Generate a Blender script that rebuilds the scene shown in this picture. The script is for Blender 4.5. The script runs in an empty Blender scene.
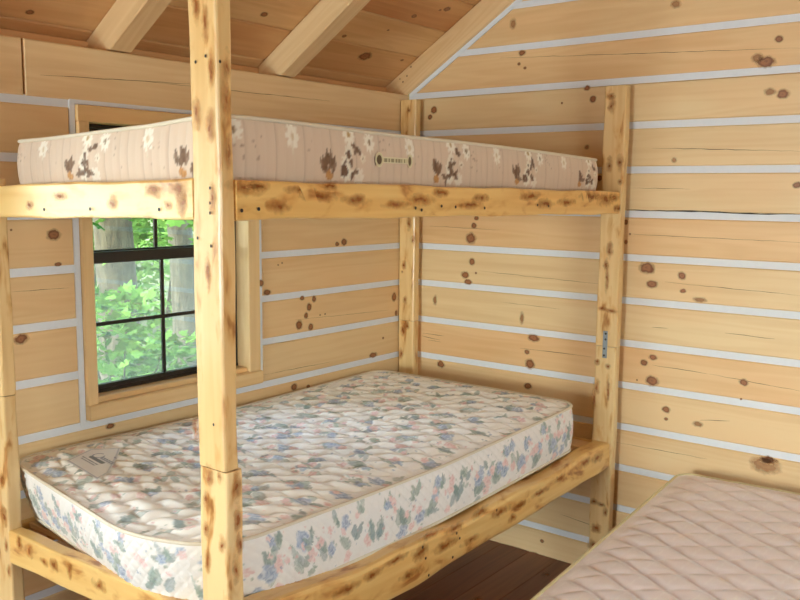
import bpy, math, random
import numpy as np
from mathutils import Vector, Matrix
random.seed(7); RNG = np.random.default_rng(11)
C = bpy.context.scene.collection
sc = bpy.context.scene

# ------------------------------------------------------------------ camera
F_PX = 875.372
CAM = Vector((2.416, -3.158, 1.520))
YAW, PITCH, ROLL = 0.66077, -0.12457, 0.008787
def cam_axes():
    cy, sy, cp, sp = math.cos(YAW), math.sin(YAW), math.cos(PITCH), math.sin(PITCH)
    f = Vector((-sy*cp, cy*cp, sp)); r = Vector((cy, sy, 0)); u = r.cross(f)
    cr, sr = math.cos(ROLL), math.sin(ROLL)
    return cr*r + sr*u, -sr*r + cr*u, f
AX = cam_axes()
def at(u, v, ax, val):
    """point of the surface (axis = val) that is seen at photo pixel u, v"""
    d = (u-400)/F_PX*AX[0] - (v-300)/F_PX*AX[1] + AX[2]
    t = (val - CAM[ax]) / d[ax]
    return CAM + t*d
cam = bpy.data.cameras.new('camera'); camo = bpy.data.objects.new('camera', cam); C.objects.link(camo)
cam.sensor_width = 36; cam.lens = F_PX/800*36; cam.clip_start = .02
M = Matrix((AX[0], AX[1], -AX[2])).transposed().to_4x4(); M.translation = CAM
camo.matrix_world = M
sc.camera = camo

# ------------------------------------------------------------------ colours and materials
def lin(c):
    c = np.asarray(c, float)/255.0
    return np.where(c <= .04045, c/12.92, ((c+.055)/1.055)**2.4)
def L4(r, g, b): return tuple(lin((r, g, b))) + (1,)

class NT:
    def __init__(s, name):
        s.m = bpy.data.materials.new(name); s.m.use_nodes = True
        s.t = s.m.node_tree; s.t.nodes.clear()
    def n(s, typ, **kw):
        nd = s.t.nodes.new(typ)
        for k, v in kw.items():
            if k.startswith('_'): setattr(nd, k[1:], v)
            else:
                key = int(k[1:]) if k[0] == 'i' and k[1:].isdigit() else k.replace('__', ' ')
                if hasattr(v, 'is_linked') or isinstance(v, bpy.types.NodeSocket): s.t.links.new(v, nd.inputs[key])
                else: nd.inputs[key].default_value = v
        return nd
    def math(s, op, a, b=None, clamp=False):
        nd = s.n('ShaderNodeMath', _operation=op, _use_clamp=clamp, i0=a)
        if b is not None:
            if isinstance(b, bpy.types.NodeSocket): s.t.links.new(b, nd.inputs[1])
            else: nd.inputs[1].default_value = b
        return nd.outputs[0]
    def ramp(s, fac, stops, interp='LINEAR'):
        nd = s.n('ShaderNodeValToRGB', i0=fac); cr = nd.color_ramp; cr.interpolation = interp
        while len(cr.elements) < len(stops): cr.elements.new(.5)
        for e, (p, c) in zip(cr.elements, stops):
            e.position = p; e.color = c if len(c) == 4 else tuple(c)+(1,)
        return nd.outputs[0]
    def mix(s, fac, a, b, blend='MIX'):
        nd = s.n('ShaderNodeMix', _data_type='RGBA', _blend_type=blend)
        for k, v in ((0, fac), (6, a), (7, b)):
            if isinstance(v, bpy.types.NodeSocket): s.t.links.new(v, nd.inputs[k])
            else: nd.inputs[k].default_value = v
        return nd.outputs[2]
    def out(s, sh): s.t.links.new(sh, s.n('ShaderNodeOutputMaterial').inputs[0]); return s.m
    def pbsdf(s, col, rough=.5, bump=None, bstr=.2, bdist=.002, **kw):
        b = s.n('ShaderNodeBsdfPrincipled', Base__Color=col, Roughness=rough, **kw)
        if bump is not None:
            bn = s.n('ShaderNodeBump', Strength=bstr, Distance=bdist, Height=bump)
            s.t.links.new(bn.outputs[0], b.inputs['Normal'])
        return b.outputs[0]
V1 = lambda v: (v, v, v, 1)

def wood(name, light, dark, alt, rough=.5, streak=.5, blotch=None, blotch_amt=.0, blotch_lo=.6, bscale=(7, 16), hue_patch=0, coat=0):
    t = NT(name)
    wc = t.n('ShaderNodeAttribute', _attribute_name='wc').outputs['Vector']
    tint = t.n('ShaderNodeAttribute', _attribute_name='tint').outputs['Fac']
    mp = t.n('ShaderNodeMapping', Vector=wc, Scale=(.55, 7, 7)).outputs[0]
    big = t.n('ShaderNodeTexNoise', Vector=mp, Scale=1.0, Detail=3.0, Roughness=.5).outputs[0]
    mp2 = t.n('ShaderNodeMapping', Vector=wc, Scale=(1.5, 60, 60)).outputs[0]
    fine = t.n('ShaderNodeTexNoise', Vector=mp2, Scale=1.0, Detail=4.0, Roughness=.6).outputs[0]
    # growth rings: sine of a warped cross-grain distance
    rings = t.math('SINE', t.math('MULTIPLY', big, 70.0))
    rings = t.math('MULTIPLY_ADD', rings, .5)
    rings.node.inputs[2].default_value = .5
    f = t.math('ADD', t.math('MULTIPLY', rings, .35*streak), t.math('MULTIPLY', fine, .9*streak))
    f = t.math('ADD', f, t.math('MULTIPLY', t.math('SUBTRACT', big, .5), .9), clamp=True)
    base = t.ramp(f, [(.12, light), (.95, dark)])
    col = t.mix(tint, base, alt, 'MULTIPLY')
    if hue_patch:
        pn = t.n('ShaderNodeTexNoise', Vector=t.n('ShaderNodeMapping', Vector=wc, Scale=(1.1, 4, 4)).outputs[0], Scale=1.3, Detail=2.0).outputs[0]
        pf = t.ramp(pn, [(.45, V1(0)), (.7, V1(hue_patch))])
        col = t.mix(pf, col, alt, 'MULTIPLY')
    if blotch:
        mp3 = t.n('ShaderNodeMapping', Vector=wc, Scale=(bscale[0], bscale[1], bscale[1])).outputs[0]
        b1 = t.n('ShaderNodeTexNoise', Vector=mp3, Scale=1.0, Detail=3.0, Roughness=.55, Distortion=.4).outputs[0]
        m1 = t.ramp(b1, [(blotch_lo, V1(0)), (blotch_lo+.16, V1(blotch_amt))])
        col = t.mix(m1, col, blotch[0])
        m2 = t.ramp(b1, [(blotch_lo+.09, V1(0)), (blotch_lo+.2, V1(blotch_amt))])
        col = t.mix(m2, col, blotch[1])
    sh = t.pbsdf(col, rough, fine, .12, .001)
    if coat:
        sh.node.inputs['Coat Weight'].default_value = coat; sh.node.inputs['Coat Roughness'].default_value = .18
    return t.out(sh)

PINE = wood('pine_log_wood', L4(232, 206, 161), L4(208, 168, 116), L4(255, 234, 220), rough=.45, streak=.4, hue_patch=.45)
PLATE = wood('pine_beam_wood', L4(234, 206, 162), L4(208, 166, 114), L4(255, 236, 222), rough=.5, streak=.5)
ROOF = wood('pine_roof_board_wood', L4(230, 190, 138), L4(200, 150, 98), L4(236, 208, 188), rough=.55, streak=.5, hue_patch=.6)
CASING = wood('window_trim_wood', L4(238, 206, 156), L4(210, 168, 112), L4(255, 236, 214), rough=.4, streak=.5)
POST = wood('peeled_bunk_wood', L4(236, 208, 156), L4(212, 170, 108), L4(255, 236, 210), rough=.36, streak=.5, blotch=(L4(206, 146, 72), L4(150, 92, 40)), blotch_amt=.85, blotch_lo=.53, bscale=(7, 26), coat=.25)
RAIL = wood('scorched_bunk_rail_wood', L4(240, 206, 140), L4(214, 160, 86), L4(255, 238, 190), rough=.36, streak=.55, blotch=(L4(196, 126, 52), L4(146, 84, 32)), blotch_amt=.75, blotch_lo=.52, bscale=(8, 20), coat=.25)
FLOORM = wood('stained_floor_wood', L4(150, 96, 66), L4(104, 60, 40), L4(210, 180, 170), rough=.4, streak=.6)

def flat(name, col, rough=.6, noise=.0, nscale=40, metal=0, bstr=0.0):
    t = NT(name)
    tc = t.n('ShaderNodeTexCoord').outputs['Object']
    nz = t.n('ShaderNodeTexNoise', Vector=tc, Scale=nscale, Detail=4.0).outputs[0]
    c = t.mix(t.math('MULTIPLY', nz, noise), col, (col[0]*.45, col[1]*.45, col[2]*.45, 1))
    return t.out(t.pbsdf(c, rough, nz if bstr else None, bstr, .002, Metallic=metal))
def bark(name, a, b):
    t = NT(name); tc = t.n('ShaderNodeTexCoord').outputs['Object']
    mp = t.n('ShaderNodeMapping', Vector=tc, Scale=(26, 26, 5)).outputs[0]
    nz = t.n('ShaderNodeTexNoise', Vector=mp, Scale=1.0, Detail=5.0, Roughness=.65, Distortion=.6).outputs[0]
    return t.out(t.pbsdf(t.ramp(nz, [(.35, b), (.62, a)]), .9, nz, .9, .02))
CHINK = flat('chinking_mortar', L4(228, 232, 242), .8, .14, 60, bstr=.3)
BLACK = flat('black_window_metal', L4(34, 28, 28), .35, .2)
STEEL = flat('galvanised_steel', L4(150, 158, 166), .4, .3, 90, metal=.7)
HOLE = flat('dark_nail_head', L4(40, 30, 24), .6, .2)
CRACK = flat('wood_check', L4(104, 66, 40), .8, .3, 200)
CREAM = flat('cream_piping_cloth', L4(232, 222, 204), .8, .2, 300)
YCREAM = flat('pale_yellow_piping_cloth', L4(226, 214, 170), .8, .2, 300)
TICK = flat('mattress_ticking_cloth', L4(222, 212, 200), .9, .2, 200)
BARK = bark('tree_bark', L4(84, 80, 62), L4(40, 38, 30))
BARK2 = bark('pale_tree_bark', L4(100, 98, 84), L4(60, 60, 50))
EARTH = flat('forest_ground', L4(80, 92, 52), .95, .8, 3)

def knot_material(name, stops, warp=.6, wscale=60.0, ringy=True):
    t = NT(name)
    uv = t.n('ShaderNodeUVMap').outputs[0]
    geo = t.n('ShaderNodeTexCoord').outputs['Object']
    nz = t.n('ShaderNodeTexNoise', Vector=geo, Scale=wscale, Detail=3.0).outputs['Color']
    off = t.n('ShaderNodeVectorMath', _operation='SUBTRACT', i0=nz, i1=(.5, .5, .5)).outputs[0]
    off = t.n('ShaderNodeVectorMath', _operation='SCALE', i0=off, Scale=warp).outputs[0]
    v = t.n('ShaderNodeVectorMath', _operation='ADD', i0=uv, i1=off).outputs[0]
    v = t.n('ShaderNodeVectorMath', _operation='MULTIPLY', i0=v, i1=(1, 1, 0)).outputs[0]
    r = t.n('ShaderNodeVectorMath', _operation='LENGTH', i0=v).outputs['Value']
    nd = t.n('ShaderNodeValToRGB', i0=r); cr = nd.color_ramp
    while len(cr.elements) < len(stops): cr.elements.new(.5)
    for e, (p, c, a) in zip(cr.elements, stops): e.position = p; e.color = tuple(c[:3])+(a,)
    col = nd.outputs[0]
    if ringy:
        rg = t.math('MULTIPLY_ADD', t.math('SINE', t.math('MULTIPLY', r, 24.0)), .08); rg.node.inputs[2].default_value = .08
        col = t.mix(rg, col, L4(60, 32, 18))
    sh = t.pbsdf(col, .45)
    tr = t.n('ShaderNodeBsdfTransparent').outputs[0]
    mx = t.n('ShaderNodeMixShader', i0=nd.outputs[1], i1=tr, i2=sh)
    return t.out(mx.outputs[0])
KNOT = knot_material('pine_knot', [(0, L4(142, 90, 56), 1), (.3, L4(166, 108, 66), 1), (.5, L4(120, 70, 42), .95), (.62, L4(186, 132, 82), .5), (.9, L4(206, 160, 108), 0)])
FKNOT = knot_material('faint_pine_knot', [(0, L4(176, 126, 84), .8), (.4, L4(186, 136, 90), .6), (.85, L4(206, 156, 104), 0)])
BURN = knot_material('scorch_mark', [(0, L4(136, 70, 16), .82), (.35, L4(170, 98, 30), .5), (.95, L4(206, 138, 52), 0)], 1.3, 42.0, ringy=False)

def cloth(name, rough=.75, sheen=.3, weave=900):
    t = NT(name)
    col = t.n('ShaderNodeAttribute', _attribute_name='paint').outputs['Color']
    tc = t.n('ShaderNodeTexCoord').outputs['Object']
    nz = t.n('ShaderNodeTexNoise', Vector=tc, Scale=weave, Detail=2.0).outputs[0]
    b = t.pbsdf(col, rough, nz, .15, .0005)
    b.node.inputs['Sheen Weight'].default_value = sheen
    return t.out(b)
FLORAL = cloth('floral_ticking', .7); TAN = cloth('tan_floral_ticking', .65); SATIN = cloth('pink_satin_quilt', .42, .5); PRINT = cloth('printed_label_cloth', .6)

# ------------------------------------------------------------------ mesh builder
class MB:
    def __init__(s):
        s.v = []; s.f = []; s.m = []; s.uv = {}; s.wc = []; s.ti = []; s.sm = []
    def add(s, verts, faces, mi=0, frame=None, tint=0.0, wcoff=None, smooth=False, uvs=None):
        """frame = (grain axis, cross axis, third axis) used for the wood coordinates"""
        o = len(s.v); s.v += [tuple(q) for q in verts]
        if frame is None: frame = (Vector((1, 0, 0)), Vector((0, 1, 0)), Vector((0, 0, 1)))
        if wcoff is None: wcoff = (random.uniform(0, 50), random.uniform(0, 50), random.uniform(0, 50))
        for q in verts:
            q = Vector(q); s.wc.append(tuple(q.dot(a)+w for a, w in zip(frame, wcoff)))
        s.ti += [tint]*len(verts)
        for k, f in enumerate(faces):
            s.f.append(tuple(i+o for i in f)); s.m.append(mi); s.sm.append(smooth)
            if uvs is not None: s.uv[len(s.f)-1] = [uvs[i] for i in f]
    def prism(s, poly, o, u, v, n, depth, bevel=.004, mi=0, tint=0.0, grain=None, seed=None):
        """convex 2D polygon (ccw in u,v; u x v = n) with its bevelled face at o and its body going depth towards -n"""
        o, u, v, n = map(Vector, (o, u, v, n))
        P = [Vector((a, b)) for a, b in poly]; N = len(P)
        area = sum(P[i].x*P[(i+1) % N].y-P[(i+1) % N].x*P[i].y for i in range(N))
        if area < 0: P.reverse()
        ins = []
        for i in range(N):
            a, b, c = P[i-1], P[i], P[(i+1) % N]
            d1 = (b-a).normalized(); d2 = (c-b).normalized()
            n1 = Vector((-d1.y, d1.x)); n2 = Vector((-d2.y, d2.x)); q = n1+n2
            ins.append(b + q*(bevel/max(.3, 1+n1.dot(n2))))
        rings = [(ins, 0), (P, -bevel), (P, -(depth-bevel)), (ins, -depth)]
        vs = [o+u*q.x+v*q.y+n*h for r, h in rings for q in r]
        fs = [tuple(range(N)), tuple(3*N+i for i in reversed(range(N)))]
        for k in range(3):
            for i in range(N):
                j = (i+1) % N; fs.append((k*N+i, (k+1)*N+i, (k+1)*N+j, k*N+j))
        g = Vector(grain) if grain is not None else u
        a2 = n.cross(g); s.add(vs, fs, mi, (g, a2, n), tint)
    def box(s, x0, x1, y0, y1, z0, z1, bevel=.003, mi=0, tint=0.0, grain='x'):
        """bevelled box; the bevel runs on the two faces across its thinnest axis"""
        d = [x1-x0, y1-y0, z1-z0]; k = d.index(min(d)); bevel = min(bevel, min(d)*.3)
        g = {'x': (1, 0, 0), 'y': (0, 1, 0), 'z': (0, 0, 1)}[grain]
        if k == 0: s.prism([(y0, z0), (y1, z0), (y1, z1), (y0, z1)], (x1, 0, 0), (0, 1, 0), (0, 0, 1), (1, 0, 0), d[0], bevel, mi, tint, g)
        elif k == 1: s.prism([(z0, x0), (z1, x0), (z1, x1), (z0, x1)], (0, y1, 0), (0, 0, 1), (1, 0, 0), (0, 1, 0), d[1], bevel, mi, tint, g)
        else: s.prism([(x0, y0), (x1, y0), (x1, y1), (x0, y1)], (0, 0, z1), (1, 0, 0), (0, 1, 0), (0, 0, 1), d[2], bevel, mi, tint, g)
    def beam(s, p0, p1, side, w, h, seg=40, rad=.006, wob=.0015, mi=0, tint=0.0, topf=None, botf=None):
        """rough-sawn member from p0 to p1; w along side, h along the third axis, rounded arrises and a slight wobble"""
        p0, p1, side = map(Vector, (p0, p1, side)); g = (p1-p0).normalized(); side = side.normalized(); up = g.cross(side)
        if up.z < -.5: up = -up
        prof = []
        for cx, cy, a0 in ((1, 1, 0), (-1, 1, 90), (-1, -1, 180), (1, -1, 270)):
            for a in (0, 45, 90):
                t = math.radians(a0+a)
                prof.append((cx*(w/2-rad)+rad*math.cos(t), cy*(h/2-rad)+rad*math.sin(t)))
        N = len(prof); vs = []; ph = [random.uniform(0, 99) for _ in range(4)]; Ln = (p1-p0).length
        for i in range(seg+1):
            t = i/seg; c = p0.lerp(p1, t)
            for k, (a, b) in enumerate(prof):
                x = t*Ln
                wa = wob*(math.sin(x*9+ph[0]+(a > 0)*2)+.6*math.sin(x*23+ph[1]+(b > 0)*1.3))
                wb = wob*(math.sin(x*11+ph[2]+(b > 0)*2.5)+.6*math.sin(x*27+ph[3]+(a > 0)))
                bb = b
                if topf and b > 0: bb = b+topf(t)
                if botf and b < 0: bb = b+botf(t)
                vs.append(c+side*(a+wa)+up*(bb+wb))
        fs = [tuple(reversed(range(N))), tuple(seg*N+k for k in range(N))]
        for i in range(seg):
            for k in range(N):
                j = (k+1) % N; fs.append((i*N+k, i*N+j, (i+1)*N+j, (i+1)*N+k))
        if (g.cross(side)).dot(up) < 0: fs = [tuple(reversed(f)) for f in fs]
        s.add(vs, fs, mi, (g, side, up), tint, smooth=False)
    def spot(s, c, u, n, ru, rv, mi, lift=.0006):
        """round inlay (knot, scorch mark, nail head) on a surface"""
        c, u, n = map(Vector, (c, u, n)); u = u.normalized(); v = n.cross(u); c = c+n*lift
        vs = [c]; uvs = [(0, 0)]
        for r in (.5, 1):
            for i in range(18):
                a = i*math.tau/18; vs.append(c+u*(ru*r*math.cos(a))+v*(rv*r*math.sin(a))); uvs.append((r*math.cos(a), r*math.sin(a)))
        fs = [(0, 1+i, 1+(i+1) % 18) for i in range(18)]+[(1+i, 19+i, 19+(i+1) % 18, 1+(i+1) % 18) for i in range(18)]
        s.add(vs, fs, mi, uvs=uvs)
    def crack(s, pts, n, w, mi, lift=.0005):
        n = Vector(n); P = [Vector(q) for q in pts]; out = []
        for a, b in zip(P[:-1], P[1:]):
            k = max(2, int((b-a).length/.03))
            out += [a.lerp(b, i/k) for i in range(k)]
        out.append(P[-1]); vs = []
        for i, q in enumerate(out):
            d = (out[min(i+1, len(out)-1)]-out[max(i-1, 0)]).normalized(); sd = n.cross(d)
            t = i/(len(out)-1); ww = w*(.25+.75*math.sin(math.pi*t))*random.uniform(.5, 1.2); j = random.uniform(-.0012, .0012)
            vs += [q+sd*(ww/2+j)+n*lift, q+sd*(-ww/2+j)+n*lift]
        s.add(vs, [(2*i, 2*i+1, 2*i+3, 2*i+2) for i in range(len(out)-1)], mi)
    def tube(s, pts, r, mi=0, nseg=8, closed=False, cap=True):
        P = [Vector(q) for q in pts]; N = len(P); vs = []; rr = r if hasattr(r, '__len__') else [r]*N
        for i, q in enumerate(P):
            a = P[(i-1) % N] if closed or i else P[0]; b = P[(i+1) % N] if closed or i < N-1 else P[-1]
            d = (b-a).normalized(); ref = Vector((0, 0, 1)) if abs(d.z) < .9 else Vector((1, 0, 0))
            x = d.cross(ref).normalized(); y = d.cross(x)
            for k in range(nseg):
                t = k*math.tau/nseg; vs.append(q+(x*math.cos(t)+y*math.sin(t))*rr[i])
        fs = []
        for i in range(N if closed else N-1):
            for k in range(nseg):
                j = (k+1) % nseg; i2 = (i+1) % N; fs.append((i*nseg+k, i*nseg+j, i2*nseg+j, i2*nseg+k))
        if not closed and cap: fs += [tuple(range(nseg)), tuple((N-1)*nseg+k for k in reversed(range(nseg)))]
        s.add(vs, fs, mi, smooth=True)
    def build(s, name, mats, parent=None, label=None):
        me = bpy.data.meshes.new(name); me.from_pydata(s.v, [], s.f)
        for m in (mats if isinstance(mats, (list, tuple)) else [mats]): me.materials.append(m)
        me.polygons.foreach_set('material_index', s.m); me.polygons.foreach_set('use_smooth', s.sm)
        a = me.attributes.new('wc', 'FLOAT_VECTOR', 'POINT'); a.data.foreach_set('vector', np.array(s.wc, dtype=np.float32).ravel())
        a = me.attributes.new('tint', 'FLOAT', 'POINT'); a.data.foreach_set('value', np.array(s.ti, dtype=np.float32))
        if s.uv:
            uvl = me.uv_layers.new(name='UVMap'); buf = np.zeros((len(me.loops), 2), dtype=np.float32)
            for fi, uu in s.uv.items():
                st = me.polygons[fi].loop_start
                buf[st:st+len(uu)] = uu
            uvl.data.foreach_set('uv', buf.ravel())
        me.update()
        o = bpy.data.objects.new(name, me); C.objects.link(o)
        if parent: o.parent = parent; o.matrix_parent_inverse = Matrix.Translation(parent.location).inverted()
        if label: o['label'] = label
        return o
def thing(name, label, cat, loc=(0, 0, 0), group=None):
    o = bpy.data.objects.new(name, None); o.empty_display_size = .1; C.objects.link(o); o.location = loc
    o['label'] = label; o['category'] = cat
    if group: o['group'] = group
    return o
def struct(o): o['kind'] = 'structure'; return o

# ------------------------------------------------------------------ the room: log walls with chinking
COURSE = .165
ZC = [2.099-COURSE*i for i in range(13)]            # centre heights of the chinking lines
GAP = .010                                          # half a chinking line
SLOPE = .633; Z0 = 1.944                            # rafter undersides: z = Z0 + SLOPE*x
WX, WY = 4.30, -7.00; RIDGE = WX/2
def under(x): return Z0+SLOPE*(x if x <= RIDGE else WX-x)
courses = [(ZC[0]+COURSE*k) for k in range(9, 0, -1)]+ZC
edges_z = sorted(courses)+[]
spans = [(-.02, ZC[12]-GAP)]+[(edges_z[i]+GAP, edges_z[i+1]-GAP) for i in range(len(edges_z)-1)]
NB = Vector((0, -1, 0)); NA = Vector((1, 0, 0))

def clip_under(poly, off):
    """keep the part of an (x,z) polygon below the two rafter lines"""
    for sgn in (0, 1):
        def g(q): return (Z0+SLOPE*(q[0] if sgn == 0 else WX-q[0])-off)-q[1]
        out = []
        for i in range(len(poly)):
            a, b = poly[i], poly[(i+1) % len(poly)]; ga, gb = g(a), g(b)
            if ga >= 0: out.append(a)
            if (ga >= 0) != (gb >= 0):
                t = ga/(ga-gb); out.append((a[0]+t*(b[0]-a[0]), a[1]+t*(b[1]-a[1])))
        poly = out
        if len(poly) < 3: return None
    return poly
# tints of the courses as the photo shows them, floor upwards
tintB = [.5, .3, .4, .25, .45, .7, .15, .2, .9, .2, .15, .1, .85, .6, .35, .2, .3, .5, .4, .3, .5, .3]
KN_B = [(522,53,4,3,0),(519,64,2,1.6,0),(525,68,1.8,1.5,0),(779,39,4,3.2,0),(766,62,9,5.5,0),(757,58,6,5,1),(783,94,6,4.6,0),(770,92,6,4,1),(587,88,3.4,2.8,0),(593,99,3.8,3.6,0),(587,147,3,2.4,1),
 (797,185,4.5,3,0),(562,103,1.2,1.2,0),(626,222,2.5,3,0),(630,234,1.2,1.2,0),(626,242,2,2.4,0),(674,160,3,3,1),(513,24,4,6,1),(676,4,6,4,1),(434,110,4,4,0),(430,117,3,2.6,0),
 (647,268,8.5,6,0),(682,275.5,4.5,4,0),(652,284,6,4,0),(683,291,3.4,2.2,0),(653,357.5,4.6,3,0),(644,362.5,4,3.2,0),(652,381,7,5.5,0),(744,382.5,4.5,3.4,0),(741,399,1.2,1.2,0),(666,409.5,4.6,3.4,0),(666,419,2.4,1.7,0),(637,380,1,1,0),
 (765,465,16,9,1),(768,460,8,3.5,0),(698,424,6,3,1),(476.5,218,3,2.4,0),(474,225.5,3.6,3,0),(471,238.5,6.5,6,0),(472,261.6,3.8,4,0),(465,275,5,4,0),(476,273,1.4,1.2,0),(468,282,5,3,0),(522,318,3,7,1),
 (534,338,7,4,0),(527,352,3.4,2.5,0),(530,364,6,5,0),(528,386,5,3.6,0),(441,364,5,4,0),(542,541,2.4,2,0),(535,555,6,3.2,0),(435,300,3,6,1),(700,300,8,3,1),(600,178,3,3,0)]
KN_A = [(53.6,235,7,5.5,0),(58,264.5,3.6,2.2,0),(21,339,7,5,0),(11,230,1.2,1.2,0),(344,242,4.2,4,0),(337,244,3,2.4,0),(261,283,3.4,4,0),(267,292.5,5,3.2,0),(302,298,3.4,2.6,0),(314,299,3,3.8,0),(309,307,3.6,4.2,0),(306,315.5,3,3.6,0),
 (299,325,4.6,5,0),(310.5,327,3.6,4,0),(394,297,3.8,4.6,0),(396,313,2,3.5,0),(373,355,6,3,0),(383,338,1.5,1.2,0),(282,263,1,1,0),(278,265,1,1,0),(320,315,1,1,0),(325,314,1,1,0),(110,426,5,3,0),(118,440,3,1.4,0),(294,387,4.5,4,0),(308,386.5,2.4,2.2,0)]
CR_B = [((652,148),(800,151),1.6),((630,188),(690,189),1.2),((632,234),(800,242.5),1.5),((665,282),(800,295.5),1.5),((652,327),(668,328),2),((725,333),(775,339),1.4),((652,365),(710,374),1.3),((710,374),(800,391),1.2),((615,442),(707,459),1.4),
 ((480,271),(600,284),1.2),((520,348),(592,357),1.4),((500,58),(800,48),1.3),((423,333),(444,336),2),((422,336),(440,340),1.6),((428,340),(441,342),1.4),((560,514),(600,528),1.2),((470,534),(560,560),1.0),((700,420),(730,421),1.6),((500,302),(560,309),1),((430,226),(500,230),1)]
CR_A = [((150,82),(330,101),1.4),((40,75),(190,84),1.6),((295,320),(390,310),1.0),((262,345),(300,340),1),((10,292),(70,288),1),((262,375),(330,362),1)]

def wall_xz(name, y, sgn, windows=(), knots=(), cracks=()):
    """gable wall; sgn -1: inner face looks to -y"""
    m = MB(); ck = MB(); rnd = random.Random(sgn+5)
    n = Vector((0, sgn, 0)); u = Vector((-sgn, 0, 0)); zz = Vector((0, 0, 1))
    for k, (z0, z1) in enumerate(spans):
        holes = [(w[0], w[1]) for w in windows if z1 > w[2]-.005 and z0 < w[3]+.005]
        xs = [0.0]+[e for h in sorted(holes) for e in h]+[WX]
        for a, b in zip(xs[::2], xs[1::2]):
            q = clip_under([(a, z0), (b, z0), (b, z1), (a, z1)], .022)
            if q: m.prism([((-sgn)*p, r) for p, r in q], (0, y, 0), u, zz, n, .14, .007, 0, tintB[k % len(tintB)]*.75, grain=(1, 0, 0))
    for c in courses:
        holes = [(w[0], w[1]) for w in windows if c > w[2]-.02 and c < w[3]+.02]
        xs = [0.0]+[e for h in sorted(holes) for e in h]+[WX]
        for a, b in zip(xs[::2], xs[1::2]):
            q = clip_under([(a, c-GAP-.004), (b, c-GAP-.004), (b, c+GAP+.004), (a, c+GAP+.004)], .0)
            if q: ck.prism([((-sgn)*p, r) for p, r in q], (0, y-sgn*.003, 0), u, zz, n, .10, .002)
    # the line of chinking under the gable rafters
    for s2 in (0, 1):
        q = [(0, Z0-.022), (RIDGE, under(RIDGE)-.022), (RIDGE, under(RIDGE)+.004), (0, Z0+.004)]
        if s2: q = [(WX-p, r) for p, r in q]
        ck.prism([((-sgn)*p, r) for p, r in q], (0, y-sgn*.002, 0), u, zz, n, .10, .002)
    for (px, py, ru, rv, kind) in knots:
        c = at(px, py, 1, y); d = (c-CAM).length/F_PX
        m.spot(c, (1, 0, 0), n, ru*d*1.22, rv*d*1.25, 2 if kind else 1)
    for a, b, w in cracks: m.crack([at(*a, 1, y), at(*b, 1, y)], n, w*.0013, 3)
    if cracks: m.crack([at(627, 210, 1, y), at(700, 211.5, 1, y), at(760, 214, 1, y), at(800, 214.5, 1, y)], n, .006, 4, .0008)
    o = struct(m.build(name, [PINE, KNOT, FKNOT, CRACK, HOLE]))
    ck.build('chinking', CHINK, o)
    return o
wall_xz('wall_back', 0.0, -1, knots=KN_B, cracks=CR_B)
# dark open joint under one course, right of the post
FRONT_WIN = (.50, 1.70, .60, 1.80)
wall_xz('wall_front', WY, 1, windows=[FRONT_WIN])

# window opening in the left wall (casing outside edges) and a second one nearer the camera, outside the frame
W1 = (-1.645, -.915, .794, 1.768); W2 = (-2.96, -2.12, .794, 1.768)
CS = .020                                                             # upright chinking beside the casing
def wall_yz(name, x, sgn, windows, knots=(), cracks=(), chinkwin=True):
    m = MB(); ck = MB()
    n = Vector((sgn, 0, 0)); u = Vector((0, sgn, 0)); zz = Vector((0, 0, 1))
    top = 1.94
    for k, (z0, z1) in enumerate(spans):
        if z0 > 1.9: break
        if abs(z1-top) < .05: z1 = top
        cut = []
        for w in windows:
            if z1 > w[2]+.01 and z0 < w[3]-.01: cut.append((w[0]-CS, w[1]+CS))
        xs = [WY]+[e for h in sorted(cut) for e in h]+[0.0]
        if z1 == top and sgn > 0: xs = [WY, -1.806, -1.802, 0.0]      # the butt joint in the plate log
        for a, b in zip(xs[::2], xs[1::2]):
            zb = z0
            m.prism([(sgn*a, zb), (sgn*b, zb), (sgn*b, z1), (sgn*a, z1)], (x, 0, 0), u, zz, n, .14, .006 if z1 != top else .004, 0 if z1 != top else 4, [.3, .2, .5, .3, .2, .35, .6, .5, .4, .3, .2, .3, .3][k % 13], grain=(0, 1, 0))
    for c in ZC:
        if c > 1.85: continue
        cut = [(w[0]-.004, w[1]+.004) for w in windows if c > w[2]-.012 and c < w[3]+.012]
        xs = [WY]+[e for h in sorted(cut) for e in h]+[0.0]
        for a, b in zip(xs[::2], xs[1::2]):
            ck.prism([(sgn*a, c-GAP-.004), (sgn*b, c-GAP-.004), (sgn*b, c+GAP+.004), (sgn*a, c+GAP+.004)], (x-sgn*.003, 0, 0), u, zz, n, .10, .002)
    for w in windows:
        for a, b in ((w[0]-CS-.002, w[0]-.001), (w[1]+.001, w[1]+CS+.002)):
            ck.prism([(sgn*a, w[2]-.015), (sgn*b, w[2]-.015), (sgn*b, w[3]+.02), (sgn*a, w[3]+.02)], (x-sgn*.001, 0, 0), u, zz, n, .08, .002)
        ck.prism([(sgn*(w[0]-CS), w[3]+.001), (sgn*(w[1]+CS), w[3]+.001), (sgn*(w[1]+CS), w[3]+.022), (sgn*(w[0]-CS), w[3]+.022)], (x-sgn*.0005, 0, 0), u, zz, n, .08, .002)
    for (px, py, ru, rv, kind) in knots:
        c = at(px, py, 0, x); d = (c-CAM).length/F_PX
        m.spot(c, (0, 1, 0), n, ru*d*1.35, rv*d*1.25, 2 if kind else 1)
    for a, b, w in cracks: m.crack([at(*a, 0, x), at(*b, 0, x)], n, w*.0013, 3)
    o = struct(m.build(name, [PINE, KNOT, FKNOT, CRACK, PLATE]))
    ck.build('chinking', CHINK, o)
    return o
wall_yz('wall_left', 0.0, 1, [W1, W2], KN_A, CR_A)
W3 = (-2.7, -1.3, .794, 1.768)
wall_yz('wall_right', WX, -1, [W3])

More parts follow.
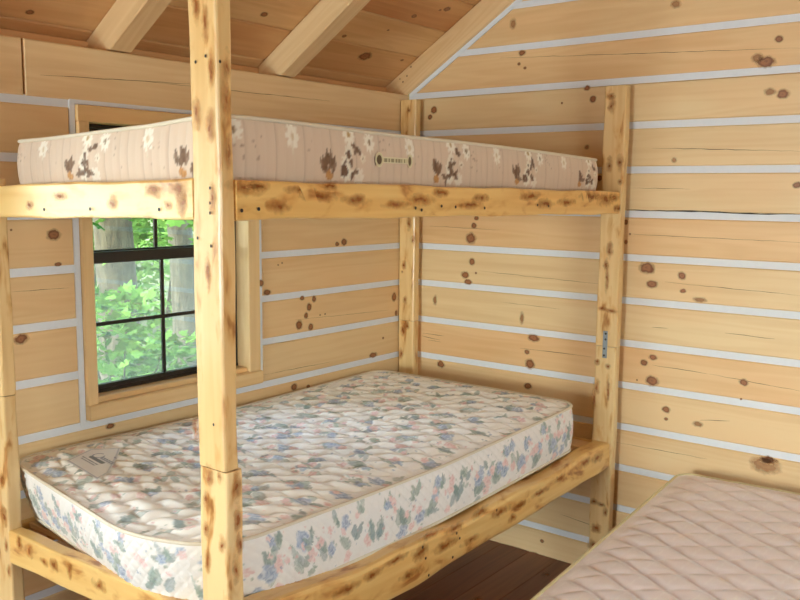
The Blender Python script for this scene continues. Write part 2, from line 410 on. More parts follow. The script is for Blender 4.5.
# ------------------------------------------------------------------ windows
def glass_mat():
    t = NT('window_glass')
    fr = t.n('ShaderNodeFresnel', IOR=1.45).outputs[0]
    a = t.n('ShaderNodeBsdfTransparent', Color=(.93, .96, .94, 1)).outputs[0]; b = t.n('ShaderNodeBsdfGlossy', Roughness=.02).outputs[0]
    return t.out(t.n('ShaderNodeMixShader', i0=fr, i1=a, i2=b).outputs[0])
def screen_mat():
    t = NT('insect_screen_mesh')
    a = t.n('ShaderNodeBsdfTransparent').outputs[0]; b = t.n('ShaderNodeBsdfDiffuse', Color=L4(150, 160, 150)).outputs[0]
    b2 = t.n('ShaderNodeBsdfTranslucent', Color=L4(200, 205, 200)).outputs[0]
    bb = t.n('ShaderNodeMixShader', i0=.6, i1=b, i2=b2).outputs[0]
    return t.out(t.n('ShaderNodeMixShader', i0=.08, i1=a, i2=bb).outputs[0])
GLASS = glass_mat(); SCREEN = screen_mat()
def window(name, w, xf, sgn):
    """casing on the inner wall face at x = xf, looking to sgn*x"""
    y0, y1, z0, z1 = w; X = lambda d: xf+sgn*d
    def bx(m, a, b, *r, **k): m.box(min(X(a), X(b)), max(X(a), X(b)), *r, **k)
    root = bpy.data.objects.new(name, None); root.location = (xf, (y0+y1)/2, z0); C.objects.link(root); root['kind'] = 'structure'
    iy0, iy1, iz0, iz1 = y0+.038, y1-.056, z0+.066, z1-.05
    m = MB()
    bx(m, -.13, .012, y0, iy0, z0+.05, iz1, grain='z', tint=.3); bx(m, -.13, .012, iy1, y1, z0+.05, iz1, grain='z', tint=.1)
    bx(m, -.13, .012, y0, y1, iz1, z1, grain='y', tint=.5)
    m.build('casing', CASING, root)
    m = MB(); bx(m, -.13, .0225, y0, y1, z0, z0+.05, grain='y', tint=.2, bevel=.004); bx(m, -.128, -.004, iy0, iy1, z0+.045, iz0, grain='y', tint=.3); m.build('sill', CASING, root)
    # fixed black frame
    m = MB(); fw = .012
    for a, b, c, d in ((iy0, iy0+fw, iz0-.004, iz1), (iy1-fw, iy1, iz0-.004, iz1), (iy0, iy1, iz0-.006, iz0+fw), (iy0, iy1, iz1-fw, iz1)): bx(m, -.125, -.055, a, b, c, d, bevel=.002)
    m.build('window_frame', BLACK, root)
    zm = iz0+(iz1-iz0)*.516; ym = (iy0+iy1)/2-.005
    def sash(nm, d0, d1, za, zb, bot, topw):
        s = MB(); a, b = iy0+fw, iy1-fw; t = .016
        for q in ((a, a+t, za, zb), (b-t, b, za, zb), (a, b, za, za+bot), (a, b, zb-topw, zb)): bx(s, d0, d1, *q, bevel=.002)
        so = s.build(nm, BLACK, root)
        g = MB(); dm = (d0+d1)/2; gx = X(dm); gz0, gz1 = za+bot, zb-topw
        g.box(min(gx-.002, gx+.002), gx+.002, a+t, b-t, gz0, gz1, bevel=.0005); g.build('pane', GLASS, so)
        mu = MB(); zc = (gz0+gz1)/2
        bx(mu, dm-.006, dm+.006, ym-.006, ym+.006, gz0, gz1, bevel=.002); bx(mu, dm-.0055, dm+.0055, a+t, b-t, zc-.006, zc+.006, bevel=.002)
        mu.build('muntin', BLACK, so)
        return so
    sash('lower_sash', -.085, -.06, iz0+fw*.6, zm+.012, .017, .036)
    sash('upper_sash', -.115, -.09, zm-.01, iz1-fw*.6, .026, .02)
    sm = MB(); gx = X(-.121); sm.box(gx-.001, gx+.001, iy0+fw, iy1-fw, iz0+fw, zm, bevel=.0003); sm.build('insect_screen', SCREEN, root)
    return root
window('window_1', W1, 0, 1); window('window_2', W2, 0, 1); window('window_3', W3, WX, -1)
# front window: plain casing in the front gable wall
for name, (x0, x1, z0, z1) in (('window_4', FRONT_WIN),):
    root = bpy.data.objects.new(name, None); root.location = ((x0+x1)/2, WY, z0); C.objects.link(root); root['kind'] = 'structure'
    m = MB()
    for a, b, c, d in ((x0, x0+.06, z0, z1), (x1-.06, x1, z0, z1), (x0+.06, x1-.06, z0, z0+.06), (x0+.06, x1-.06, z1-.06, z1)): m.box(a, b, WY-.13, WY+.014, c, d)
    m.build('casing', CASING, root)
    m = MB(); m.box(x0+.06, x1-.06, WY-.07, WY-.066, z0+.06, z1-.06, bevel=.0005); m.build('pane', GLASS, root)

# ------------------------------------------------------------------ floor and roof
m = MB(); x = -.14; k = 0
while x < WX+.14:
    w = .135
    m.box(x, min(x+w-.0008, WX+.14), WY-.14, .14, -.03, 0, bevel=.002, tint=random.uniform(0, .7), grain='y'); x += w; k += 1
for px, py, a, b in ((477, 601-2, 6, 2.5), (546, 574.5, 6, 2.6), (560, 580, 3, 1.4)):
    c = at(px, py, 2, 0); m.spot(c, (0, 1, 0), (0, 0, 1), .03, .022, 1)
struct(m.build('floor', [FLOORM, BURN]))
def roofpt(u, v, h):
    d = (u-400)/F_PX*AX[0]-(v-300)/F_PX*AX[1]+AX[2]
    t = (Z0+h+SLOPE*CAM.x-CAM.z)/(d.z-SLOPE*d.x); return CAM+t*d
RH = .118                                            # rafters' height, upright
m = MB(); cs = 1/math.sqrt(1+SLOPE**2)
for side in (0, 1):
    su = Vector((cs, 0, SLOPE*cs)) if side == 0 else Vector((-cs, 0, SLOPE*cs))
    o = Vector((0 if side == 0 else WX, 0, Z0+RH)); vv = Vector((0, 1, 0))
    n = su.cross(vv)
    if n.z > 0: vv = -vv; n = -n
    L = RIDGE/cs; q = -.62; k = 0
    while q < L-.005:
        w = .172; b = min(q+w-.0025, L)
        js = [WY-.35, .35]
        for ya, yb in zip(js[:-1], js[1:]):
            p = [(q, min(ya*vv.y, yb*vv.y)), (b, min(ya*vv.y, yb*vv.y)), (b, max(ya*vv.y, yb*vv.y)), (q, max(ya*vv.y, yb*vv.y))]
            m.prism(p, o, su, vv, n, .022, .004, 0, random.uniform(0, .7), grain=(0, 1, 0))
        q += w; k += 1
nrm = Vector((SLOPE*cs, 0, -cs))
for px, py, r in ((365, 56, .03), (264, 14, .014), (414, 16, .012), (447, 9, .016), (344, 36, .01), (440, 10, .007), (30, 12, .012), (402, 60, .008), (388, 30, .006)):
    m.spot(roofpt(px, py, RH), (0, 1, 0), nrm, r*1.6, r*1.1, 1, lift=.001)
ceil = struct(m.build('ceiling', [ROOF, KNOT]))
m = MB()
for side in (0, 1):
    q = [(-.62, Z0+RH+.032-SLOPE*.62), (RIDGE, under(RIDGE)+RH+.032), (RIDGE, under(RIDGE)+RH+.062), (-.62, Z0+RH+.062-SLOPE*.62)]
    if side: q = [(WX-a, b) for a, b in q]
    m.prism(q, (0, WY-.35, 0), (1, 0, 0), (0, 0, 1), (0, -1, 0), -WY+.70, .002)
m.build('roof_light_block', BLACK, ceil)  # unseen slab added to keep sky light out of the board gaps
m = MB()
for a, b in ((-.135, -.115), (WX+.115, WX+.135)): m.box(a, b, WY-.1, .1, 1.9415, Z0-.125*SLOPE+RH-.004, tint=.6, grain='y')
m.build('eave_light_block', ROOF, ceil)  # unseen strips added to stop daylight leaking in over the wall tops
def rafter(y0, y1):
    r = MB()
    for side in (0, 1):
        e = -.30
        q = [(e, Z0+SLOPE*e), (RIDGE, under(RIDGE)), (RIDGE, under(RIDGE)+RH-.001), (e, Z0+SLOPE*e+RH-.001)]
        if abs(y1-.10) > .2:                       # notched over the plate log
            q = [(0.0, Z0), (RIDGE, under(RIDGE)), (RIDGE, under(RIDGE)+RH-.001), (-.155, Z0+SLOPE*-.155+RH-.001), (-.155, Z0)]
        if side: q = [(WX-a, b) for a, b in q]
        r.prism(q, (0, y0, 0), (1, 0, 0), (0, 0, 1), (0, -1, 0), y1-y0, .004, 0, random.uniform(.1, .5), grain=(cs, 0, SLOPE*cs*(1 if side == 0 else -1)))
    return r
for y0, y1 in ((-.792, -.712), (-1.522, -1.440), (-2.25, -2.17))+tuple((-2.98-.73*i, -2.90-.73*i) for i in range(5)):
    rafter(y0, y1).build('rafter', PLATE, ceil)
r = rafter(-.014, .126)
for px, py, a in ((311, 39, .006),): pass
for px, py, a in ((403, 82, .004), (407, 76, .004), (411, 67, .004), (406, 66, .003), (400, 79, .003), (470, 7, .008)):
    r.spot(at(px, py, 1, -.014), (1, 0, .6), NB, a*1.5, a*1.3, 1)
r.build('rafter', [PLATE, KNOT], ceil)
rafter(WY-.126, WY+.014).build('rafter', PLATE, ceil)

# ------------------------------------------------------------------ bunk bed
XO = 1.050; YN = -1.986; PW = .086; PT = .040        # outer face, near face, post width and thickness
YB = -.075
bunk = thing('bunk_bed', 'peeled pine two-storey bunk bed with scorched golden rails, in the corner by the window', 'bunk bed', (.55, -1.03, 0))
def scorch(m, n, u, pts, mi):
    for c, ru, rv in pts: m.spot(c, u, n, ru, rv, mi)
JZ = .936
posts = [(XO-PW, YN, JZ-.004, 1.955, 0), (.058, YN, .955, 1.541, 1), (.972, YB, JZ, 1.908, 2), (.004, -.066, .940, 1.912, 3)]
for (px, py, zj, zt, k) in posts:
    for sec in (0, 1):
        za, zb = ((0, zj-.001) if sec == 0 else (zj+.001, zt)); p = MB()
        pt = .046 if (k, sec) == (0, 0) else PT; dx = -.007 if (k, sec) == (0, 1) else 0
        c0 = (px+PW/2+dx*.6, py+pt/2, za); c1 = (px+PW/2+dx, py+pt/2, zb)
        p.beam(c0, c1, (1, 0, 0), PW, pt, 44, .006, .0011, 0, [.2, .1, .0, .25][k]+.25*sec)
        if k == 0 and sec == 1:
            for u, v in ((196, 62), (206, 56)): p.spot(at(u, v, 1, YN-.001), (0, 0, 1), NB, .0035, .003, 2, .0015)
            p.spot(at(219.5, 61.5, 0, XO+.001), (0, 0, 1), NA, .0035, .003, 2, .0015)
            for u, v in ((210.5, 188), (210.5, 203), (210.5, 213), (198, 238), (211.5, 246), (214, 424.5)): p.spot(at(u, v, 1, YN-.001), (0, 0, 1), NB, .0035, .0028, 2, .0015)
            for u, v, a, b in ((210, 125, .03, .012), (196, 115, .03, .012), (212, 200, .03, .010), (208, 272, .035, .008), (196, 430, .03, .010), (205, 20, .04, .010), (196, 8, .03, .010), (211, 70, .035, .008)):
                p.spot(at(u, v, 1, YN-.0018), (0, 0, 1), NB, a*1.3, b*1.45, 1)
            for u, v, a, b in ((227, 66, .03, .008), (226, 95, .04, .008), (229, 150, .04, .007)): p.spot(at(u, v, 0, XO+.0018), (0, 0, 1), NA, a*1.3, b*1.45, 1)
        if k == 0 and sec == 0:
            for u, v, a, b in ((209, 476, .025, .012), (206, 500, .02, .009), (206, 530, .02, .010), (222, 545, .02, .010), (208, 560, .025, .010), (219, 478, .014, .006)): p.spot(at(u, v, 1, YN-.0018), (0, 0, 1), NB, a*1.3, b*1.45, 1)
            for u, v, a, b in ((237, 487, .035, .012), (238, 520, .03, .010), (240, 545, .025, .009), (236, 570, .03, .009)): p.spot(at(u, v, 0, XO+.0018), (0, 0, 1), NA, a*1.3, b*1.45, 1)
        if k == 2 and sec == 0:
            for u, v, a, b in ((597, 386, .03, .012), (594, 400, .05, .008), (608, 366, .012, .010), (597, 362, .012, .010), (594, 502, .012, .016), (601, 504, .010, .014), (596, 528, .02, .02), (592, 545, .02, .018), (605, 512, .02, .010), (608, 390, .05, .006)):
                p.spot(at(u, v, 1, YB-.0018), (0, 0, 1), NB, a*1.3, b*1.45, 1)
        if k == 2 and sec == 1:
            for u, v, a, b in ((607, 279, .05, .007), (612, 311, .008, .022), (603, 309, .008, .016), (610, 250, .03, .012), (612, 105, .03, .014), (611, 96, .012, .018), (609, 165, .03, .012), (620, 163, .03, .012), (620, 182, .012, .010), (606, 265, .025, .010)):
                p.spot(at(u, v, 1, YB-.0018), (0, 0, 1), NB, a*1.3, b*1.45, 1)
        if k == 3 and sec == 0:
            for u, v, a, b in ((403, 330, .025, .012), (407, 326, .02, .012), (401, 354, .025, .012)): p.spot(at(u, v, 1, -.068), (0, 0, 1), NB, a*1.3, b*1.45, 1)
        if k == 3 and sec == 1:
            for u, v, a, b in ((404, 265, .02, .012), (402, 272, .008, .006), (409, 224, .03, .010), (409, 110, .01, .008), (405, 300, .02, .01), (413, 240, .02, .01)): p.spot(at(u, v, 1, -.068), (0, 0, 1), NB, a*1.3, b*1.45, 1)
        if k == 1:
            for u, v, a, b in ((2, 480, .025, .012), (4, 515, .03, .016), (6, 545, .02, .01), (9, 572, .02, .01)): p.spot(at(u, v, 1, YN-.0018), (0, 0, 1), NB, a*1.3, b*1.45, 1) if sec == 0 else None
        po = p.build('post' if sec == 0 else 'post_extension', [POST, BURN, HOLE], bunk)
        if k == 2 and sec == 0:
            c = at(605, 344.5, 1, YB-.003); pl = MB()
            pl.box(c.x-.009, c.x+.009, c.y-.0015, c.y+.0015, c.z-.052, c.z+.052, bevel=.0008)
            plate = pl.build('mending_plate', STEEL, po, 'galvanised mending plate')
            for dz in (-.042, -.016, .02, .042):
                sr = MB(); sr.tube([(c.x+.002*(1 if dz > 0 else -1), c.y-.0015, c.z+dz), (c.x+.002*(1 if dz > 0 else -1), c.y-.0035, c.z+dz)], [.0042, .0034], nseg=12); sr.build('screw', HOLE, plate)
def rail(name, p0, p1, side, w, h, spots=(), plane=None, n=None, g=None, nails=(), **k):
    b = MB(); b.beam(p0, p1, side, w, h, **k)
    for u, v, a, c in spots: b.spot(at(u, v, *plane), g, n, a*1.25, c*1.45, 1, .0022)
    for u, v in nails: b.spot(at(u, v, *plane), g, n, .0042, .0042, 2, .0026)
    return b.build(name, [RAIL, BURN, HOLE], bunk)
ya, yb = YN+.048, YB-.001
# upper long rail
rail('side_rail', (XO-.02, YN+PT+.001, 1.497), (XO-.02, yb, 1.481), (1, 0, 0), .04, .082, plane=(0, XO), n=NA, g=(0, 1, 0), tint=.35, seg=60,
     spots=[(245, 188, .05, .016), (258, 186, .03, .010), (278, 206, .035, .014), (300, 190, .05, .008), (320, 196, .06, .012), (355, 200, .05, .012), (330, 186, .03, .010), (395, 205, .05, .010), (420, 200, .06, .014), (440, 193, .04, .01), (480, 198, .05, .010), (470, 205, .06, .010), (530, 196, .07, .012), (545, 204, .06, .014), (566, 202, .06, .012), (590, 196, .08, .016), (605, 200, .07, .02), (618, 208, .05, .014), (614, 197, .05, .014)],
     nails=[(241, 210.5), (258, 209), (415, 208), (421, 210), (441, 206), (455, 207), (484, 208), (537, 205), (548, 206)])
# lower long rail, a thick slab with one waney edge
rail('side_rail', (XO-.037, ya, .508), (XO-.037, yb, .508), (1, 0, 0), .072, .09, plane=(0, XO), n=NA, g=(0, 1, 0), tint=.2, seg=70, rad=.012, wob=.002,
     topf=lambda t: .05*max(0, 1-t/.45)**1.5+.004*math.sin(t*23)+.012*max(0, t-.7)/.3, botf=lambda t: -.026+.04*max(0, t-.3)**1.2,
     spots=[(520, 505, .05, .012), (500, 512, .06, .012), (480, 512, .05, .014), (560, 478, .04, .012), (585, 462, .05, .016), (597, 458, .05, .016), (540, 492, .06, .01), (455, 528, .05, .012), (445, 545, .06, .014), (420, 552, .04, .02), (410, 574, .05, .012), (372, 574, .04, .012), (345, 590, .05, .012), (512, 518, .03, .012), (470, 540, .05, .01), (395, 560, .06, .01), (430, 535, .05, .01)],
     nails=[(456, 533), (459, 538), (496, 510), (425, 558), (428, 575), (452, 557), (422, 547)])
# end rails at the near end
rail('end_rail', (.058+PW+.001, YN+.02, 1.482), (XO-PW-.001, YN+.02, 1.499), (0, 1, 0), .04, .084, plane=(1, YN), n=NB, g=(1, 0, 0), tint=.15, seg=40,
     spots=[(155, 191, .035, .016), (180, 190, .03, .02), (183, 205, .02, .02), (113, 203, .02, .014), (168, 205, .016, .012), (60, 196, .03, .01), (30, 205, .02, .01)], nails=[(45, 209.5), (91, 209), (160, 209.5)])
rail('end_rail', (.058+PW+.001, YN+.02, .531), (XO-PW-.001, YN+.02, .545), (0, 1, 0), .04, .092, plane=(1, YN), n=NB, g=(1, 0, 0), tint=.3, seg=40,
     spots=[(20, 543, .018, .02), (30, 550, .02, .018), (55, 565, .02, .015), (70, 570, .012, .02), (45, 562, .02, .01), (100, 585, .03, .014)])
# end rails at the wall and the rails along the window wall
for z in (1.485, .511):
    rail('end_rail', (.095, -.055, z), (.968, -.055, z), (0, 1, 0), .036, .08, tint=.3)
    rail('side_rail', (.045, ya, z), (.045, -.070, z), (1, 0, 0), .036, .08, tint=.3)
for zt in (.553, 1.510):
    for i in range(11):
        y = -1.84+i*.172; s = MB(); s.box(.065, XO-.042 if zt > 1 else XO-.075, y-.045, y+.045, zt-.018, zt, tint=random.uniform(0, .6), grain='x'); s.build('slat', PLATE, bunk)
    for i in (0, 1):
        s = MB(); xx = (.064, .090) if i == 0 else ((XO-.066, XO-.041) if zt > 1 else (XO-.102, XO-.0755)); s.box(xx[0], xx[1], -1.93, -.08, zt-.05, zt-.0185, tint=.3, grain='y'); s.build('slat_ledger', PLATE, bunk)

# ------------------------------------------------------------------ mattresses
def rr(x, y, r):
    """square grid -> rounded corners: x, y in local coordinates of a half-extent box"""
    return x, y
def raw_obj(name, V, Fq, col, mat, parent=None, smooth=True):
    me = bpy.data.meshes.new(name); nv, nf = len(V), len(Fq)
    me.vertices.add(nv); me.vertices.foreach_set('co', np.asarray(V, np.float32).ravel())
    me.loops.add(nf*4); me.loops.foreach_set('vertex_index', np.asarray(Fq, np.int32).ravel())
    me.polygons.add(nf); me.polygons.foreach_set('loop_start', np.arange(0, nf*4, 4, dtype=np.int32)); me.polygons.foreach_set('loop_total', np.full(nf, 4, np.int32))
    me.update(calc_edges=True); me.validate()
    me.polygons.foreach_set('use_smooth', [smooth]*len(me.polygons))
    a = me.color_attributes.new('paint', 'FLOAT_COLOR', 'POINT')
    c4 = np.ones((nv, 4), np.float32); c4[:, :3] = col; a.data.foreach_set('color', c4.ravel())
    me.materials.append(mat); o = bpy.data.objects.new(name, me); C.objects.link(o)
    if parent: o.parent = parent; o.matrix_parent_inverse = parent.matrix_world.inverted()
    return o
def gridfaces(nx, ny, wrap=False):
    i, j = np.meshgrid(np.arange(nx-1 if not wrap else nx), np.arange(ny-1), indexing='ij')
    i2 = (i+1) % nx
    return np.stack([i*ny+j, i2*ny+j, i2*ny+j+1, i*ny+j+1], -1).reshape(-1, 4)
def blend(col, mask, c):
    col += mask[:, None]*(np.asarray(c)[None]-col)
def near(P, c, r):
    return np.where((np.abs(P[:, 0]-c[0]) < r) & (np.abs(P[:, 1]-c[1]) < r))[0]
def sstep(a, b, x):
    t = np.clip((x-a)/(b-a), 0, 1); return t*t*(3-2*t)
def p_leaf(P, col, c, ang, ln, wd, color, vein, al=.85):
    ix = near(P, c, ln*1.1)
    if not len(ix): return
    d = P[ix]-c; u = d[:, 0]*math.cos(ang)+d[:, 1]*math.sin(ang); v = -d[:, 0]*math.sin(ang)+d[:, 1]*math.cos(ang)
    t = np.clip(u/ln, 0, 1); half = wd*np.sin(np.pi*t**.8)
    m = ((u > 0) & (u < ln))*(1-sstep(.7, 1.0, np.abs(v)/(half+1e-5)))*al
    sub = col[ix]; blend(sub, m, lin(color)); blend(sub, m*(1-sstep(0, .0022, np.abs(v)))*.5, lin(vein))
    edge = ((u > 0) & (u < ln))*sstep(.55, .85, np.abs(v)/(half+1e-5))*(1-sstep(.85, 1.05, np.abs(v)/(half+1e-5)))
    blend(sub, edge*.45, lin(vein)); col[ix] = sub
def p_rose(P, col, c, r, light, mid, dark, rng):
    ix = near(P, c, r*1.15)
    if not len(ix): return
    d = P[ix]-c; R = np.hypot(d[:, 0], d[:, 1])/r; A = np.arctan2(d[:, 1], d[:, 0]); p0 = rng.uniform(0, 6.28)
    edge = .84+.12*np.cos(5*A+p0)
    m = 1-sstep(edge-.12, edge+.04, R); sub = col[ix]
    blend(sub, m*.85, lin(light))
    sw = .5+.5*np.sin(13*R+2*A+p0+1.2*np.sin(3*A)); blend(sub, m*sstep(.35, .9, sw)*.7, lin(mid))
    blend(sub, m*(1-sstep(.0, .35, R))*.6, lin(dark)); blend(sub, m*sstep(.8, .97, .5+.5*np.sin(13*R+2*A+p0+2.2))*.6, lin(dark))
    col[ix] = sub
def p_daisy(P, col, c, r, petal, heart, np_=9, ph=0., al=.9, asp=1.0):
    ix = near(P, c, r*1.15)
    if not len(ix): return
    d = (P[ix]-c)/np.array([1, asp]); R = np.hypot(d[:, 0], d[:, 1])/r; A = np.arctan2(d[:, 1], d[:, 0])
    edge = .62+.38*np.abs(np.cos(np_/2*A+ph))
    sub = col[ix]; blend(sub, (1-sstep(edge-.1, edge+.03, R))*al, lin(petal)); blend(sub, (1-sstep(.2, .32, R))*.95, lin(heart)); col[ix] = sub
def p_blob(P, col, c, r, color, al=.8):
    ix = near(P, c, r*1.2)
    if not len(ix): return
    d = P[ix]-c; R = np.hypot(d[:, 0], d[:, 1])/r; sub = col[ix]; blend(sub, (1-sstep(.6, 1.0, R))*al, lin(color)); col[ix] = sub
BLUE = ((206, 214, 228), (152, 170, 200), (116, 138, 176)); PINK = ((242, 222, 220), (234, 200, 200), (224, 176, 180))
GREENS = [(162, 180, 174), (140, 160, 158), (184, 196, 190), (152, 170, 178)]
def cluster(P, col, c, rng, up, s=1.0):
    kind = rng.integers(0, 4)
    c = np.asarray(c)
    for k in range(rng.integers(4, 8)):
        a = rng.uniform(0, 6.28) if up is None else rng.normal(up, .75)
        p_leaf(P, col, c+rng.normal(0, .010*s, 2), a, rng.uniform(.030, .056)*s, rng.uniform(.008, .014)*s, GREENS[rng.integers(0, 4)], (112, 134, 126), rng.uniform(.5, .85))
    if kind != 2:
        n = rng.integers(1, 3)
        for k in range(n): p_rose(P, col, c+rng.normal(0, .020*s, 2)+(0 if up is None else np.array([0, .014*s])), rng.uniform(.018, .027)*s, *BLUE, rng)
    n = rng.integers(1, 4) if kind != 3 else rng.integers(3, 6)
    for k in range(n):
        a = rng.uniform(0, 6.28); p_rose(P, col, c+np.array([math.cos(a), math.sin(a)])*rng.uniform(.026, .052)*s, rng.uniform(.010, .019)*s, *PINK, rng)
    for k in range(8): p_blob(P, col, c+rng.normal(0, .04*s, 2), rng.uniform(.002, .005)*s, [(224, 176, 178), (140, 158, 186), (140, 162, 150)][rng.integers(0, 3)], .7)
def floral(P, col, rng, pitch, up=None, s=1.0):
    lo, hi = P.min(0), P.max(0); row = 0; y = lo[1]-pitch*.3
    while y < hi[1]+pitch:
        x = lo[0]-pitch+(row % 2)*pitch*.5
        while x < hi[0]+pitch:
            cluster(P, col, (x+rng.normal(0, .012), y+rng.normal(0, .010)), rng, up, s); x += pitch
        y += pitch*.72; row += 1
def corner(a, b, hx, hy, r):
    """map a box grid onto a rounded rectangle"""
    ex, ey = np.abs(a)-(hx-r), np.abs(b)-(hy-r)
    k = (ex > 0) & (ey > 0)
    mx = np.maximum(ex, ey); ln = np.hypot(ex, ey)+1e-9
    fx = np.where(k, (hx-r)+mx*ex/ln, np.abs(a)); fy = np.where(k, (hy-r)+mx*ey/ln, np.abs(b))
    return np.sign(a)*fx, np.sign(b)*fy
def outline(hx, hy, r, step):
    pts = []
    for cx, cy, a0 in ((1, -1, -90), (1, 1, 0), (-1, 1, 90), (-1, -1, 180)):
        n = max(4, int(r*1.57/step))
        for i in range(n+1):
            t = math.radians(a0+90*i/n); pts.append((cx*(hx-r)+r*math.cos(t), cy*(hy-r)+r*math.sin(t)))
    out = []; N = len(pts)
    for i in range(N):
        a, b = np.array(pts[i]), np.array(pts[(i+1) % N]); k = max(1, int(np.hypot(*(b-a))/step))
        out += [a+(b-a)*j/k for j in range(k)]
    return np.array(out)
def mattress(label, cx, cy, zb, zt, hx, hy, r, rot, step, quilt, paint_top, paint_side, mat, pipe_mat, sidebump, bend=None, top_side=None, crown=.012, group=None, vent=None):
    root = thing('mattress', label, 'mattress', (cx, cy, zb)); root.rotation_euler = (0, 0, rot)
    bpy.context.view_layer.update()
    ca, sa = math.cos(rot), math.sin(rot)
    bend = bend or (lambda x, y, z: (x, y, z))
    def world(x, y, z):
        x, y, z = bend(x, y, z); return np.stack([cx+ca*x-sa*y, cy+sa*x+ca*y, z], -1)
    nx, ny = int(2*hx/step)+1, int(2*hy/step)+1
    a, b = np.meshgrid(np.linspace(-hx, hx, nx), np.linspace(-hy, hy, ny), indexing='ij'); a, b = a.ravel(), b.ravel()
    x, y = corner(a, b, hx, hy, r)
    de = np.minimum(hx-np.abs(a), hy-np.abs(b)); fade = sstep(.0, .05, de)
    z = zt+crown*sstep(0, .12, de)+quilt(x, y)*fade
    P = np.stack([x, y], -1); col = paint_top(P)
    raw_obj('quilted_top', world(x, y, z), gridfaces(nx, ny), col, mat, root)
    O = outline(hx, hy, r, step if step < .006 else .006); nO = len(O); nr = max(8, int((zt-zb)/step))
    seg = np.hypot(*(np.roll(O, -1, 0)-O).T); s = np.concatenate([[0], np.cumsum(seg)[:-1]])
    tn = np.roll(O, -1, 0)-np.roll(O, 1, 0); tn /= np.hypot(tn[:, 0], tn[:, 1])[:, None]; nn = np.stack([tn[:, 1], -tn[:, 0]], -1)
    t = np.linspace(0, 1, nr+1); S, T = np.meshgrid(s, t, indexing='ij'); S, T = S.ravel(), T.ravel()
    bul = .010*np.sin(np.pi*T)**.7+sidebump(S, T*(zt-zb))*sstep(0, .12, T)*(1-sstep(.88, 1, T))-.001
    base = np.repeat(O, nr+1, 0); q = base+np.repeat(nn, nr+1, 0)*bul[:, None]
    raw_obj('side_border', world(q[:, 0], q[:, 1], zb+T*(zt-zb)), gridfaces(nO, nr+1, True), paint_side(np.stack([S, T*(zt-zb)], -1), s), mat, root)
    # underside
    nx2 = ny2 = 12; a, b = np.meshgrid(np.linspace(-hx, hx, nx2), np.linspace(-hy, hy, ny2), indexing='ij'); x, y = corner(a.ravel(), b.ravel(), hx, hy, r)
    raw_obj('underside', world(x, y, np.full(x.shape, zb))[:, :], gridfaces(nx2, ny2)[:, ::-1], np.tile(lin((224, 214, 200)), (len(x), 1)), mat, root)
    for zz in (zt, zb+.002):
        pm = MB(); idx = np.arange(0, nO, max(1, int(.012/np.mean(seg)))); W = world(O[idx, 0]+nn[idx, 0]*.002, O[idx, 1]+nn[idx, 1]*.002, np.full(len(idx), zz))
        pm.tube([tuple(w) for w in W], .0048, closed=True, nseg=8)
        po = pm.build('piping', pipe_mat, None); po.parent = root; po.matrix_parent_inverse = root.matrix_world.inverted()
    return root, world

# lower mattress: floral, onion-quilted
LC = (.510, -1.130); LH = (.478, .897)
label_px = [(66, 461), (97, 480), (109, 473), (121, 447), (90, 449)]
LZ = .738
lab = np.array([tuple(at(u, v, 2, LZ+.014))[:2] for u, v in label_px])-np.array(LC)
def end_shift(x, y): return sstep(-.2, -1, y/LH[1])*(.155*(1-(x+LH[0])/(2*LH[0]))-.042+.145*(np.clip(x-.15, 0, 1)/.328)**2)
lab0 = lab.copy()
for _ in range(12): lab[:, 1] = lab0[:, 1]-end_shift(lab[:, 0], lab[:, 1])
def in_poly(P, poly, grow=0):
    c = poly.mean(0); q = c+(poly-c)*(1+grow); ins = np.ones(len(P), bool); sg = None
    area = sum(q[i, 0]*q[(i+1) % len(q), 1]-q[(i+1) % len(q), 0]*q[i, 1] for i in range(len(q)))
    d = np.full(len(P), 1e9)
    for i in range(len(q)):
        a, b = q[i], q[(i+1) % len(q)]; e = b-a; cr = (e[0]*(P[:, 1]-a[1])-e[1]*(P[:, 0]-a[0]))/np.hypot(*e)*np.sign(area); d = np.minimum(d, cr)
    return d
def onion(x, y):
    s = (x+y)*.7071; t = (x-y)*.7071; p = .062; q = .084
    t2 = t+.006*np.sin(2*np.pi*s/q)
    row = np.floor(t2/p); ft = t2/p-row; d1 = np.minimum(ft, 1-ft)*p
    s2 = s/q+.5*(row % 2)+.16*np.sin(2*np.pi*ft); d2 = np.abs(s2-np.round(s2))*q
    h = np.sin(np.pi*d1/p)**.75*np.sin(np.pi*d2/q)**.6
    out = .0100*h-.003
    m = sstep(-.01, .012, in_poly(np.stack([x, y], -1), lab))
    return out*(1-m)+.003*m
def top_floral(P):
    rng = np.random.default_rng(3); col = np.tile(lin((255, 254, 252)), (len(P), 1)); floral(P, col, rng, .146, None, 1.05)
    return col
def side_floral(P, s):
    rng = np.random.default_rng(8); col = np.tile(lin((240, 237, 236)), (len(P), 1))
    L = P[:, 0].max(); x = 0
    while x < L:
        cluster(P, col, (x, rng.uniform(.03, .06)), rng, 1.57, 1.25); cluster(P, col, (x+.055, rng.uniform(.09, .125)), rng, 1.57, .85); x += .125
    return col
def diamonds(p):
    def f(S, Z):
        a = np.abs(((S+Z)/p) % 1-.5)*2; b = np.abs(((S-Z)/p) % 1-.5)*2
        return .0045*np.minimum(1, 3.2*np.minimum(1-a, 1-b))-.002
    return f
def bend_low(x, y, z):
    u = y/LH[1]; tz = np.clip((z-.572)/.166, 0, 1)
    x2 = x+np.where(x > 0, .012*np.cos(u*1.57)*(x/LH[0]), 0)
    endw = sstep(-.2, -1, u)
    y2 = y+endw*(.155*(1-(x+LH[0])/(2*LH[0]))+.045*(1-tz)-.042+.145*(np.clip(x-.15, 0, 1)/.328)**2)
    sag = -.014*(1-np.minimum(1, np.abs(u)))
    return x2, y2, z+sag
